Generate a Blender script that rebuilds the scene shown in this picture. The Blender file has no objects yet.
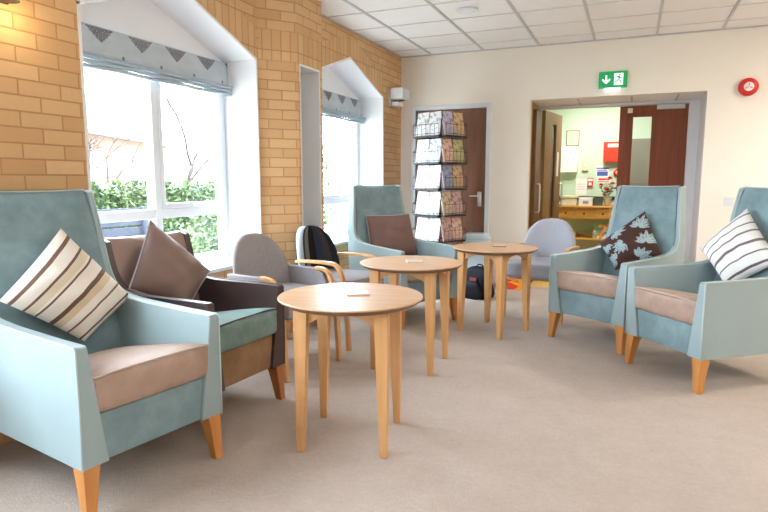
import bpy, bmesh, math, random
from mathutils import Vector, Matrix
from mathutils.geometry import tessellate_polygon
from math import sin, cos, pi, radians as R
random.seed(7)
S = bpy.context.scene
COL = S.collection

# ------------------------------------------------------------------ materials
def lin(c):
    f = lambda v: v/12.92 if v <= .04045 else ((v+.055)/1.055)**2.4
    return tuple(f(v/255.) for v in c)+(1.0,)
MATS = {}
class NT:
    """small helper to write shader maths"""
    def __init__(s, m): s.t = m.node_tree; s.n = s.t.nodes; s.l = s.t.links
    def new(s, k, **kw):
        n = s.n.new(k)
        for a, b in kw.items(): setattr(n, a, b)
        return n
    def put(s, inp, v):
        if isinstance(v, (int, float, tuple, list)): inp.default_value = v
        else: s.l.new(v, inp)
    def m(s, op, a, b=None, c=None):
        n = s.new('ShaderNodeMath', operation=op)
        s.put(n.inputs[0], a)
        if b is not None: s.put(n.inputs[1], b)
        if c is not None: s.put(n.inputs[2], c)
        return n.outputs[0]
    def mix(s, f, a, b):
        n = s.new('ShaderNodeMix', data_type='RGBA')
        s.put(n.inputs[0], f); s.put(n.inputs[6], a); s.put(n.inputs[7], b)
        return n.outputs[2]
    def noise(s, vec, scale, detail=3, rough=.5):
        n = s.new('ShaderNodeTexNoise'); n.inputs['Scale'].default_value = scale
        n.inputs['Detail'].default_value = detail; n.inputs['Roughness'].default_value = rough
        if vec is not None: s.l.new(vec, n.inputs['Vector'])
        return n.outputs[0]
    def sep(s, vec):
        n = s.new('ShaderNodeSeparateXYZ'); s.l.new(vec, n.inputs[0]); return n.outputs
    def comb(s, x, y, z=0.0):
        n = s.new('ShaderNodeCombineXYZ')
        for i, v in enumerate((x, y, z)): s.put(n.inputs[i], v)
        return n.outputs[0]
    def bump(s, h, strength, dist=.01):
        n = s.new('ShaderNodeBump'); n.inputs['Strength'].default_value = strength
        n.inputs['Distance'].default_value = dist; s.l.new(h, n.inputs['Height'])
        s.l.new(n.outputs[0], s.bsdf.inputs['Normal'])
def base(name, col=(200,200,200), rough=.6, spec=.5, metal=0.0):
    m = bpy.data.materials.new(name); m.use_nodes = True
    t = NT(m); b = t.n['Principled BSDF']; t.bsdf = b
    b.inputs['Base Color'].default_value = lin(col)
    b.inputs['Roughness'].default_value = rough
    b.inputs['Metallic'].default_value = metal
    b.inputs['Specular IOR Level'].default_value = spec
    t.pos = t.new('ShaderNodeNewGeometry').outputs['Position']
    t.tc = t.new('ShaderNodeTexCoord')
    t.obj = t.tc.outputs['Object']; t.uv = t.tc.outputs['UV']
    MATS[name] = m
    return m, t, b
def plain(name, col, rough=.6, spec=.5, metal=0.0, var=.06, vs=6.0, bump=0, bs=200.):
    m, t, b = base(name, col, rough, spec, metal)
    if var:
        f = t.noise(t.obj, vs, 4)
        c = lin(col)
        lo = tuple(v*(1-var*2) for v in c[:3])+(1,); hi = tuple(min(1, v*(1+var*2)) for v in c[:3])+(1,)
        t.l.new(t.mix(f, lo, hi), b.inputs['Base Color'])
    if bump: t.bump(t.noise(t.obj, bs, 2), bump, .003)
    return m
def wood(name, a, c, rough=.4, scale=(1.2, 1.2, 14), axis='z', spec=.4):
    m, t, b = base(name, a, rough, spec)
    mp = t.new('ShaderNodeMapping'); t.l.new(t.obj, mp.inputs[0])
    k = {'z': (26, 26, 1.6), 'x': (1.6, 26, 26), 'y': (26, 1.6, 26)}[axis]
    mp.inputs['Scale'].default_value = k
    n = t.noise(mp.outputs[0], 1.0, 6, .6)
    r = t.new('ShaderNodeValToRGB'); t.l.new(n, r.inputs[0])
    r.color_ramp.elements[0].position = .3; r.color_ramp.elements[1].position = .72
    r.color_ramp.elements[0].color = lin(c); r.color_ramp.elements[1].color = lin(a)
    t.l.new(r.outputs[0], b.inputs['Base Color'])
    return m
def emit(name, col, s):
    m, t, b = base(name, col, .6)
    b.inputs['Emission Color'].default_value = lin(col); b.inputs['Emission Strength'].default_value = s
    return m

def brick(name, soldier=False):
    m, t, b = base(name, (205,160,105), .85, .2)
    x, y, z = t.sep(t.pos)
    u = t.m('ADD', y, t.m('MULTIPLY', x, .34))
    v = t.comb(u, z) if not soldier else t.comb(z, u)
    n = t.new('ShaderNodeTexBrick'); t.l.new(v, n.inputs['Vector'])
    n.inputs['Scale'].default_value = 1.0
    n.inputs['Brick Width'].default_value = .225; n.inputs['Row Height'].default_value = .075
    n.inputs['Mortar Size'].default_value = .0045; n.inputs['Mortar Smooth'].default_value = .25
    n.inputs['Bias'].default_value = 0.0
    n.offset = 0.0 if soldier else .5
    n.inputs['Color1'].default_value = lin((217,184,142)); n.inputs['Color2'].default_value = lin((196,156,112))
    n.inputs['Mortar'].default_value = lin((166,126,84))
    f = t.noise(t.pos, 45, 4, .65); f2 = t.noise(t.pos, 3, 2)
    c = t.mix(t.m('MULTIPLY', f, .38), n.outputs['Color'], lin((184,138,90)))
    c = t.mix(t.m('MULTIPLY', f2, .3), c, lin((232,190,136)))
    t.l.new(c, b.inputs['Base Color'])
    h = t.m('ADD', t.m('MULTIPLY', n.outputs['Fac'], -1.0), t.m('MULTIPLY', t.noise(t.pos, 120, 3), .25))
    t.bump(h, .7, .008)
    return m
BR = brick('buff_brick'); BRS = brick('soldier_brick', True)

def carpet():
    m, t, b = base('carpet', (196,178,160), .95, .1)
    f = t.noise(t.pos, 6, 8, .78); g = t.noise(t.pos, 160, 3, .7); k = t.noise(t.pos, 38, 4, .7)
    c = t.mix(f, lin((170,152,138)), lin((220,208,200)))
    c = t.mix(t.m('MULTIPLY', k, .55), c, lin((140,118,100)))
    c = t.mix(t.m('MULTIPLY', g, .45), c, lin((222,214,208)))
    t.l.new(c, b.inputs['Base Color'])
    t.bump(t.m('ADD', g, t.m('MULTIPLY', k, .8)), .8, .012)
    return m
CARPET = carpet()
WALL = plain('wall_paint', (241,237,228), .8, .2, var=.015, vs=1.5, bump=.08, bs=60)
WHITE = plain('white_upvc', (222,228,234), .35, .5, var=0)
PLAST = plain('white_plaster', (236,238,241), .7, .2, var=.01)
TILE = plain('ceiling_tile', (240,240,241), .9, .1, var=.012, vs=2, bump=.15, bs=220)
TBAR = plain('ceiling_grid_metal', (190,190,192), .5, .4, var=0)
GREEN = plain('mint_wall', (203,226,206), .8, .2, var=.01)
TEAL = None
def leather(name, col, rough=.42, var=.05):
    m, t, b = base(name, col, rough, .45)
    f = t.noise(t.obj, 4, 4, .6); c = lin(col)
    t.l.new(t.mix(f, tuple(v*(1-var*2) for v in c[:3])+(1,), tuple(min(1, v*(1+var*2)) for v in c[:3])+(1,)), b.inputs['Base Color'])
    t.bump(t.m('ADD', t.m('MULTIPLY', t.noise(t.obj, 350, 2), .3), t.noise(t.obj, 7, 3)), .18, .008)
    return m
def velvet(name, col, dark, rough=.75):
    m, t, b = base(name, col, rough, .25)
    f = t.noise(t.obj, 7, 5, .65)
    r = t.new('ShaderNodeValToRGB'); t.l.new(f, r.inputs[0])
    r.color_ramp.elements[0].position = .3; r.color_ramp.elements[1].position = .7
    r.color_ramp.elements[0].color = lin(dark); r.color_ramp.elements[1].color = lin(col)
    t.l.new(r.outputs[0], b.inputs['Base Color'])
    b.inputs['Sheen Weight'].default_value = .35; b.inputs['Sheen Roughness'].default_value = .4
    b.inputs['Sheen Tint'].default_value = lin(col)
    t.bump(t.noise(t.obj, 300, 2), .1, .003)
    return m
TEAL = leather('duck_egg_leather', (148,168,173))
TEALV = velvet('duck_egg_velvet', (136,160,167), (110,134,141))
TAUPE = velvet('taupe_leather', (172,149,136), (150,126,111), .5)
BROWN = leather('dark_brown_leather', (74,58,58), .36)
BROWNB = leather('mid_brown_leather', (142,118,108), .42)
GOLDV = velvet('tan_velvet', (160,128,98), (132,102,76))
TEALS = velvet('sea_green_velvet', (134,158,154), (104,132,130))
PIPE = plain('pale_piping', (178,198,200), .6, .3, var=0)
PIPET = plain('taupe_piping', (196,178,168), .6, .3, var=0)
WLEG = wood('beech_leg', (206,146,84), (184,120,62), .35)
WDARKL = wood('darker_leg', (176,118,70), (150,94,52), .35)
WTAB = wood('oak_table_leg', (214,168,116), (196,146,94), .38)
WTOP = wood('oak_table_top', (210,174,140), (190,150,114), .36, axis='x')
WEDGE = plain('table_edge', (120,92,70), .5, var=.03)
WDOOR = wood('mahogany_door', (134,66,36), (108,50,26), .4)
WDOOR2 = wood('brown_door', (136,96,76), (114,78,60), .45)
WDOORL = wood('oak_door', (150,118,72), (126,94,52), .4)
PINE = wood('pine', (226,180,106), (208,156,80), .45, axis='x')
YEL = wood('yellow_floor', (226,192,120), (212,174,100), .5, axis='y')
STEEL = plain('steel', (226,226,230), .35, .5, .4, var=0)
BLACK = plain('black_plastic', (22,22,24), .5, var=0)
WIRE = plain('black_wire', (40,40,44), .45, .5, .3, var=0)
NAVY = plain('dark_nylon', (26,28,36), .7, .2, var=.1, bump=.3, bs=90)
RED = plain('red_plastic', (205,38,32), .4, var=0)
REDBOX = plain('red_metal', (222,58,34), .45, var=0)
PAPER = plain('paper_white', (240,240,238), .8, .1, var=0)
BEIGE = plain('cream_plastic', (226,216,190), .5, var=0)
COAST = plain('coaster_grey', (206,190,176), .35, .5, var=.05)

def weave(name, c1, c2, sc=170):
    m, t, b = base(name, c1, .9, .15)
    x, y, z = t.sep(t.obj)
    w = t.m('MULTIPLY', t.m('SINE', t.m('MULTIPLY', t.m('ADD', x, y), sc*2)), t.m('SINE', t.m('MULTIPLY', z, sc*2)))
    n = t.noise(t.obj, 60, 3)
    f = t.m('MULTIPLY_ADD', w, .25, t.m('MULTIPLY_ADD', n, .6, .2))
    t.l.new(t.mix(f, lin(c1), lin(c2)), b.inputs['Base Color'])
    t.bump(w, .2, .003)
    return m
GREYW = weave('grey_tweed', (128,122,124), (168,164,168))
LILAC = weave('lilac_grey_tweed', (150,154,166), (184,186,196))

def stripes(name, bg, cols, coord='u', uvn=True, rough=.8):
    """cols: list of (start,end,colour) across the 0..1 coordinate"""
    m, t, b = base(name, bg, rough, .15)
    s = t.sep(t.uv if uvn else t.obj)
    u = s[0] if coord == 'u' else s[1]
    r = t.new('ShaderNodeValToRGB'); r.color_ramp.interpolation = 'CONSTANT'
    wob = t.m('MULTIPLY_ADD', t.noise(t.uv, 4, 2), .012, u)
    t.l.new(wob, r.inputs[0])
    e = r.color_ramp.elements; e.remove(e[1]); e[0].position = 0; e[0].color = lin(bg)
    pts = []
    for a, z_, c in cols: pts.append((a, c)); pts.append((z_, bg))
    for p, c in pts:
        k = e.new(p); k.color = lin(c)
    f = t.noise(t.uv, 14, 4, .6)
    c = t.mix(t.m('MULTIPLY', f, .18), r.outputs[0], lin(tuple(int(k*.82) for k in bg)))
    t.l.new(c, b.inputs['Base Color'])
    return m
STR_A = stripes('brown_stripe_fabric', (228,223,214), [(.085,.125,(104,74,58)),(.25,.275,(98,70,58)),(.275,.36,(214,200,176)),(.385,.41,(104,74,58)),(.55,.60,(96,66,50)),(.60,.68,(206,186,156)),(.77,.795,(110,82,64)),(.93,.955,(92,64,50))])
STR_5 = stripes('grey_stripe_fabric', (230,232,232), [(.09,.12,(110,94,92)),(.26,.285,(104,90,90)),(.40,.43,(122,104,102)),(.57,.615,(110,92,90)),(.76,.785,(112,98,96)),(.92,.95,(92,76,74))])
DSTR = stripes('dark_stripe_fabric', (28,28,34), [(.0,.12,(176,190,208)),(.12,.20,(40,44,60)),(.20,.34,(112,112,104)),(.34,.54,(16,16,20)),(.54,.70,(38,46,66)),(.70,.84,(54,50,52))])
PBROWN = leather('brown_cushion_leather', (122,98,90), .45)
PBROWN3 = plain('brown_cushion_cloth', (124,98,92), .85, .1, var=.06, bump=.2)
CHOC = plain('chocolate_cloth', (72,50,44), .85, .1, var=.08)
LEAFC = plain('pale_leaf_print', (150,170,176), .8, .1, var=.08)

def blindmat():
    m, t, b = base('roman_blind_fabric', (202,208,212), .9, .1)
    u, v, _ = t.sep(t.uv)
    fr = t.m('SUBTRACT', t.m('FRACT', u), .5); a = t.m('ABSOLUTE', fr)
    edge = t.m('SUBTRACT', .50, t.m('MULTIPLY', t.m('POWER', t.m('MULTIPLY', a, 3.6), 1.2), .40))
    edge = t.m('ADD', edge, t.m('MULTIPLY', t.m('SINE', t.m('MULTIPLY', a, 90.0)), .015))
    inside = t.m('LESS_THAN', v, edge)
    top = t.m('GREATER_THAN', v, .03)
    lace = t.m('GREATER_THAN', t.noise(t.comb(t.m('MULTIPLY', a, 1.6), v), 22, 3, .7), .42)
    msk = t.m('MULTIPLY', t.m('MULTIPLY', inside, top), lace)
    dx = t.m('POWER', t.m('MULTIPLY', t.m('SUBTRACT', t.m('ABSOLUTE', fr), .5), 1.0), 2.0)
    dy = t.m('POWER', t.m('MULTIPLY', t.m('SUBTRACT', v, .86), .45), 2.0)
    dot = t.m('LESS_THAN', t.m('ADD', dx, dy), .0010)
    msk = t.m('MAXIMUM', msk, dot)
    c = t.mix(t.noise(t.uv, 3, 3), lin((168,180,188)), lin((198,206,212)))
    t.l.new(t.mix(msk, c, lin((120,118,124))), b.inputs['Base Color'])
    return m
BLIND = blindmat()
BLINDF = plain('blind_fold', (172,186,196), .9, .1, var=.03)

def glassmat():
    m, t, b = base('window_glass', (255,255,255), .0)
    out = t.n['Material Output']
    tr = t.new('ShaderNodeBsdfTransparent'); gl = t.new('ShaderNodeBsdfGlossy'); gl.inputs['Roughness'].default_value = .02
    mx = t.new('ShaderNodeMixShader'); mx.inputs[0].default_value = .04
    t.l.new(tr.outputs[0], mx.inputs[1]); t.l.new(gl.outputs[0], mx.inputs[2]); t.l.new(mx.outputs[0], out.inputs[0])
    return m
GLASS = glassmat()

# ------------------------------------------------------------------ geometry helpers
def tag(o, label=None, cat=None, group=None, kind=None):
    if label: o['label'] = label
    if cat: o['category'] = cat
    if group: o['group'] = group
    if kind: o['kind'] = kind
    return o
def empty(name, loc, rz=0, label=None, cat=None, group=None, kind=None):
    o = bpy.data.objects.new(name, None); COL.objects.link(o)
    o.location = loc; o.rotation_euler = (0, 0, rz); o.empty_display_size = .1
    return tag(o, label, cat, group, kind)
def obj(name, bm, mat, parent=None, bevel=0, seg=2, smooth=True, sub=0, recalc=True):
    if recalc: bmesh.ops.recalc_face_normals(bm, faces=bm.faces)
    me = bpy.data.meshes.new(name); bm.to_mesh(me); bm.free()
    for m in (mat if isinstance(mat, (list, tuple)) else [mat]): me.materials.append(m)
    o = bpy.data.objects.new(name, me); COL.objects.link(o)
    if parent: o.parent = parent
    if bevel:
        md = o.modifiers.new('b', 'BEVEL'); md.width = bevel; md.segments = seg
        md.limit_method = 'ANGLE'; md.angle_limit = R(35); md.harden_normals = True
    if sub:
        md = o.modifiers.new('s', 'SUBSURF'); md.levels = sub; md.render_levels = sub
    if smooth and (bevel or sub or smooth == 2): me.shade_smooth()
    return o
def NB(): return bmesh.new()
def box(b, x0, x1, y0, y1, z0, z1, M=None, mi=0):
    vs = [b.verts.new((x, y, z)) for z in (z0, z1) for x, y in ((x0, y0), (x1, y0), (x1, y1), (x0, y1))]
    if M: 
        for v in vs: v.co = M @ v.co
    for f in ((3,2,1,0),(4,5,6,7),(0,1,5,4),(1,2,6,5),(2,3,7,6),(3,0,4,7)):
        b.faces.new([vs[i] for i in f]).material_index = mi
    return b
def bx(*a, **k): return box(NB(), *a, **k)
def prism(b, pts, fn, d0, d1, mi=0):
    """pts 2d polygon; fn(p,d)->3d"""
    A = [b.verts.new(fn(p, d0)) for p in pts]; B = [b.verts.new(fn(p, d1)) for p in pts]
    f1 = b.faces.new(A); f2 = b.faces.new(B[::-1]); n = len(pts)
    fs = [f1, f2]
    for i in range(n): fs.append(b.faces.new((A[i], A[(i+1) % n], B[(i+1) % n], B[i])))
    for f in fs: f.material_index = mi
    return b
def rings(b, rs, cap=True, closed=True, mi=0):
    V = [[b.verts.new(p) for p in r] for r in rs]
    n = len(V[0])
    for i in range(len(V)-1):
        for j in range(n if closed else n-1):
            f = b.faces.new((V[i][j], V[i][(j+1) % n], V[i+1][(j+1) % n], V[i+1][j])); f.material_index = mi
    if cap and closed:
        b.faces.new(V[0][::-1]).material_index = mi; b.faces.new(V[-1]).material_index = mi
    return b
def tube(b, path, r, n=8):
    path = [Vector(p) for p in path]; rs = []
    for i, p in enumerate(path):
        d = (path[min(i+1, len(path)-1)]-path[max(i-1, 0)]).normalized()
        a = d.cross(Vector((0, 0, 1)) if abs(d.z) < .9 else Vector((1, 0, 0))).normalized(); c = d.cross(a)
        rr = r[i] if isinstance(r, (list, tuple)) else r
        rs.append([p+a*rr*cos(2*pi*k/n)+c*rr*sin(2*pi*k/n) for k in range(n)])
    return rings(b, rs)
def lathe(b, prof, n=48, c=(0, 0, 0)):
    rs = [[(c[0]+r*cos(2*pi*k/n), c[1]+r*sin(2*pi*k/n), c[2]+z) for k in range(n)] for r, z in prof]
    return rings(b, rs)
def catmull(pts, k=5):
    out = []
    P = [pts[0]]+list(pts)+[pts[-1]]
    for i in range(1, len(P)-2):
        for s in range(k):
            t = s/k
            out.append(tuple(.5*((2*P[i][d])+(-P[i-1][d]+P[i+1][d])*t+(2*P[i-1][d]-5*P[i][d]+4*P[i+1][d]-P[i+2][d])*t*t+(-P[i-1][d]+3*P[i][d]-3*P[i+1][d]+P[i+2][d])*t**3) for d in range(len(pts[0]))))
    out.append(tuple(pts[-1])); return out
def superbox(b, x0, x1, y0, y1, z0, z1, puff=.02, n=10, fn=None):
    """soft upholstered block: subdivided box whose faces bulge"""
    cx, cy, cz = (x0+x1)/2, (y0+y1)/2, (z0+z1)/2
    hx, hy, hz = (x1-x0)/2, (y1-y0)/2, (z1-z0)/2
    vm = {}
    def V(i, j, k):
        key = (i, j, k)
        if key not in vm:
            a, c, e = 2*i/n-1, 2*j/n-1, 2*k/n-1
            g = lambda p, q: (1-p**4)*(1-q**4)
            r = .35*min(hx, hy, hz)
            X = hx*a+puff*g(c, e)*(a if abs(a) == 1 else 0)*.6
            Y = hy*c+puff*g(a, e)*(c if abs(c) == 1 else 0)*.4
            Z = hz*e+puff*g(a, c)*(e if abs(e) == 1 else 0)
            p = Vector((cx+X, cy+Y, cz+Z))
            if fn: p = fn(p)
            vm[key] = b.verts.new(p)
        return vm[key]
    for i in range(n):
        for j in range(n):
            for k in (0, n):
                b.faces.new((V(i,j,k),V(i+1,j,k),V(i+1,j+1,k),V(i,j+1,k)))
                b.faces.new((V(i,k,j),V(i+1,k,j),V(i+1,k,j+1),V(i,k,j+1)))
                b.faces.new((V(k,i,j),V(k,i+1,j),V(k,i+1,j+1),V(k,i,j+1)))
    return b

# ------------------------------------------------------------------ camera
cam = bpy.data.cameras.new('camera'); co = bpy.data.objects.new('camera', cam); COL.objects.link(co)
cam.sensor_width = 36; cam.lens = 582/768*36; cam.clip_start = .05; cam.clip_end = 200
co.location = (0, 0, 1.25); co.rotation_euler = (R(90-7.44), 0, R(23.0))
S.camera = co

# ------------------------------------------------------------------ room shell
WX, WB, CZ = -2.7, 6.9, 2.74       # left wall plane, back wall plane, ceiling
RX, FY = 5.2, -3.6
FX = -3.0                          # window frame plane
obj('floor', bx(WX-.4, RX, FY, WB, -.1, 0), CARPET)['kind'] = 'structure'

# left wall: prisms of brick (y,z) polygons
def wallpoly(b, pts, mi=0, x1=WX, x0=WX-.36): prism(b, pts, lambda p, d: (d, p[0], p[1]), x0, x1, mi)
W = [dict(y0=2.283, y1=3.866, ye=2.172, ya=3.075, za=2.462), dict(y0=4.63, y1=6.333, ye=2.198, ya=5.48, za=2.484), dict(y0=-1.6, y1=1.35, ye=2.172, ya=-.12, za=2.50)]
SILL = .60
b = NB()
def above(y0, y1, ze, ya, za):
    h = .225
    T = CZ
    # soldier band following the slope, plain brick above it
    for a, c in (((y0, ze), (ya, za)), ((ya, za), (y1, ze))):
        wallpoly(b, [a, c, (c[0], min(T, c[1]+h)), (a[0], min(T, a[1]+h))], 1)
        if min(a[1], c[1])+h < T: wallpoly(b, [(a[0], min(T, a[1]+h)), (c[0], min(T, c[1]+h)), (c[0], T), (a[0], T)] if c[1]+h < T and a[1]+h < T else ([(a[0], a[1]+h), (c[0], T), (a[0], T)] if a[1] < c[1] else [(a[0], T), (c[0], c[1]+h), (c[0], T)]))
for w in W:
    wallpoly(b, [(w['y0'], 0), (w['y1'], 0), (w['y1'], SILL), (w['y0'], SILL)])
    above(w['y0'], w['y1'], w['ye'], w['ya'], w['za'])
for a, c in ((FY, W[2]['y0']), (W[2]['y1'], W[0]['y0']), (W[0]['y1'], 4.16), (4.50, W[1]['y0']), (W[1]['y1'], WB)):
    wallpoly(b, [(a, 0), (c, 0), (c, CZ), (a, CZ)])
wallpoly(b, [(4.16, 0), (4.5, 0), (4.5, SILL), (4.16, SILL)]); wallpoly(b, [(4.16, 2.17), (4.5, 2.17), (4.5, CZ), (4.16, CZ)])
wl = obj('wall_left', b, [BR, BRS], smooth=False); wl['kind'] = 'structure'
# brick pier that stands out between the two windows, with a closed slit niche in it
b = NB()
def pier(z0, z1, mi=0, slit=False):
    A = [(WX-.01, 3.876), (-2.5, 4.13), (-2.5, 4.17), (WX-.01, 4.17)]
    B = [(WX-.01, 4.485), (-2.5, 4.485), (-2.5, 4.53), (WX-.01, 4.62)]
    full = [A[0], A[1], B[2], B[3]]
    for pl in ([A, B] if slit else [full]): prism(b, pl, lambda p, d: (p[0], p[1], d), z0, z1, mi)
pier(0, SILL); pier(SILL, 2.175, slit=True); pier(2.175, 2.40, 1); pier(2.40, CZ)
# soldier course on the splay is level from 2.25
o = obj('wall_left', b, [BR, BRS], smooth=False); o['kind'] = 'structure'; o.name = 'wall_left_pier'

b = bx(WX-.36, RX+.2, WB, WB+.12, CZ, CZ)
b.free()
# back wall with two openings: brown door (x -2.49..-1.62, z<2.09) and corridor opening (x -1.122...655, z<2.155)
DO = (-2.50, -1.62, 2.09); OP = (-1.122, .652, 2.152)
b = NB(); T = .12
box(b, WX-.36, DO[0], WB, WB+T, 0, CZ); box(b, DO[0], DO[1], WB, WB+T, DO[2], CZ); box(b, DO[1], OP[0], WB, WB+T, 0, CZ)
box(b, OP[0], OP[1], WB, WB+T, OP[2], CZ); box(b, OP[1], RX+.2, WB, WB+T, 0, CZ)
tag(obj('wall_back', b, WALL), kind='structure')
tag(obj('wall_right', bx(RX, RX+.2, FY, WB, 0, CZ), WALL), kind='structure')
tag(obj('wall_front', bx(WX-.36, RX+.2, FY-.2, FY, 0, CZ), WALL), kind='structure')

# ceiling of lay-in tiles on a metal grid
ce = tag(obj('ceiling', bx(WX-.4, RX+.2, FY-.2, WB+.12, CZ+.006, CZ+.12), TILE), kind='structure')
b = NB()
gx = [-2.30, -1.672, -1.045, -.455, .152, .744]
while gx[-1]+.605 < RX: gx.append(gx[-1]+.605)
for x in gx: box(b, x-.012, x+.012, FY, WB, CZ-.004, CZ+.01)
tag(obj('grid_bar', b, TBAR, ce), kind=None)
b = NB(); y = 6.55
while y > FY: box(b, WX, RX, y-.006, y+.006, CZ-.001, CZ+.01); y -= .525
obj('grid_cross_bar', b, plain('cross_bar_metal', (212,212,213), .5, .4, var=0), ce)
b = NB(); box(b, WX, RX, WB-.022, WB, CZ-.006, CZ+.008)
box(b, WX, WX+.022, 4.6, WB-.022, CZ-.006, CZ+.008); box(b, WX, WX+.022, FY, 3.86, CZ-.006, CZ+.008)
obj('edge_trim', b, TBAR, ce)
dl = empty('ceiling_downlight', (-1.43, 5.245, CZ-.004), 0, 'round flush white downlight set in a tile of the suspended ceiling', 'ceiling light')
obj('bezel', lathe(NB(), [(.052, -.006), (.085, -.008), (.095, -.003), (.095, .004)]), WHITE, dl, smooth=False)
obj('lens', lathe(NB(), [(.002, -.010), (.05, -.009), (.052, -.004)], 32), plain('frosted_lens', (236,238,240), .5, var=0), dl)

# ------------------------------------------------------------------ windows
def lining(name, w, parent=None):
    """white plaster reveals and sloping soffits of a gabled window"""
    b = NB(); t = .018; e = .012
    f = lambda p, d: (d, p[0], p[1])
    x0, x1 = FX-.06, WX+.004
    y0, y1, ze, ya, za = w['y0'], w['y1'], w['ye'], w['ya'], w['za']
    prism(b, [(y0, SILL), (y0+t, SILL), (y0+t, ze-.003), (y0, ze)], f, x0, x1)
    prism(b, [(y1, SILL), (y1-t, SILL), (y1-t, ze-.003), (y1, ze)], f, x0, x1)
    prism(b, [(y0, ze), (ya, za), (ya, za-t), (y0, ze-t)], f, x0, x1)
    prism(b, [(ya, za), (y1, ze), (y1, ze-t), (ya, za-t)], f, x0, x1)
    return obj(name, b, PLAST, parent)
def window(n, w, mull, trans=1.018):
    r = empty('window_%d' % n, (FX, (w['y0']+w['y1'])/2, SILL)); r['kind'] = 'structure'
    inv = Matrix.Translation(-r.location)
    def add(name, bm, m, par=r, **k):
        bm.transform(inv); return obj(name, bm, m, par, **k)
    y0, y1 = w['y0']+.018, w['y1']-.018; zb, zt = SILL+.03, w['ye']
    b = lining('window_lining', w, r); b.data.transform(inv)
    add('gable_panel', prism(NB(), [(w['y0'], zt-.05), (w['y1'], zt-.05), (w['y1'], w['ye']), (w['ya'], w['za']), (w['y0'], w['ye'])], lambda p, d: (d, p[0], p[1]), FX-.08, FX-.002), PLAST)
    fw = .055; xa, xb = FX-.07, FX-.005
    b = NB()
    box(b, xa, xb, y0, y0+fw, zb, zt-.05); box(b, xa, xb, y1-fw, y1, zb, zt-.05)
    box(b, xa, xb, y0+fw, y1-fw, zb, zb+fw); box(b, xa, xb, y0+fw, y1-fw, zt-.05-fw, zt-.05)
    add('window_frame', b, WHITE, bevel=.006)
    add('transom', bx(xa-.003, xb+.006, y0+fw-.004, y1-fw+.004, trans-.033, trans+.033), WHITE, bevel=.006)
    for my in mull: add('mullion', bx(xa-.003, xb+.0095, my-.030, my+.030, zb+fw-.003, zt-.05-fw+.003), WHITE, bevel=.006)
    cells = [y0+fw]+[q for my in mull for q in (my-.030, my+.030)]+[y1-fw]
    for k in range(0, len(cells), 2):
        for lo, hi in ((zb+fw, trans-.033), (trans+.033, zt-.05-fw)):
            a, c = cells[k], cells[k+1]
            if lo > trans and k == len(cells)-2:          # opening casement
                g = .036; b = NB()
                box(b, xa+.02, xb+.012, a, a+g, lo, hi); box(b, xa+.02, xb+.012, c-g, c, lo, hi)
                box(b, xa+.02, xb+.012, a+g, c-g, lo, lo+g); box(b, xa+.02, xb+.012, a+g, c-g, hi-g, hi)
                cs = add('casement', b, WHITE, bevel=.005)
                h = NB(); box(h, xb+.012, xb+.04, (a+c)/2-.02, (a+c)/2+.02, lo+.01, lo+.035); box(h, xb+.03, xb+.042, (a+c)/2-.02, (a+c)/2+.09, lo+.014, lo+.03)
                h.transform(inv); obj('window_handle', h, WHITE, cs, bevel=.003)
            add('pane', bx((xa+xb)/2-.004, (xa+xb)/2+.004, a-.005, c+.005, lo-.005, hi+.005), GLASS)
    add('window_sill', bx(FX-.01, WX+.025, w['y0']+.001, w['y1']-.001, SILL+.002, SILL+.03), WHITE, bevel=.006)
    return r
window(1, W[0], [3.095]); window(2, W[1], [5.30]); window(3, W[2], [-.12])
# slit niche in the pier, closed at the back so no light enters
r = empty('trim_2', (FX, 4.33, SILL)); r['kind'] = 'structure'; inv = Matrix.Translation(-r.location)
b = NB(); x0, x1 = FX-.06, -2.497
box(b, x0, x1, 4.16, 4.174, SILL+.03, 2.172); box(b, x0, x1, 4.471, 4.487, SILL+.03, 2.172); box(b, x0, x1, 4.174, 4.471, 2.155, 2.172)
b.transform(inv); obj('niche_lining', b, PLAST, r)
b = bx(FX-.05, FX-.01, 4.174, 4.471, SILL+.03, 2.155); b.transform(inv); obj('back_panel', b, PLAST, r)
b = bx(FX-.01, -2.48, 4.16, 4.487, SILL+.002, SILL+.03); b.transform(inv); obj('niche_sill', b, WHITE, r, bevel=.005)

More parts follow.
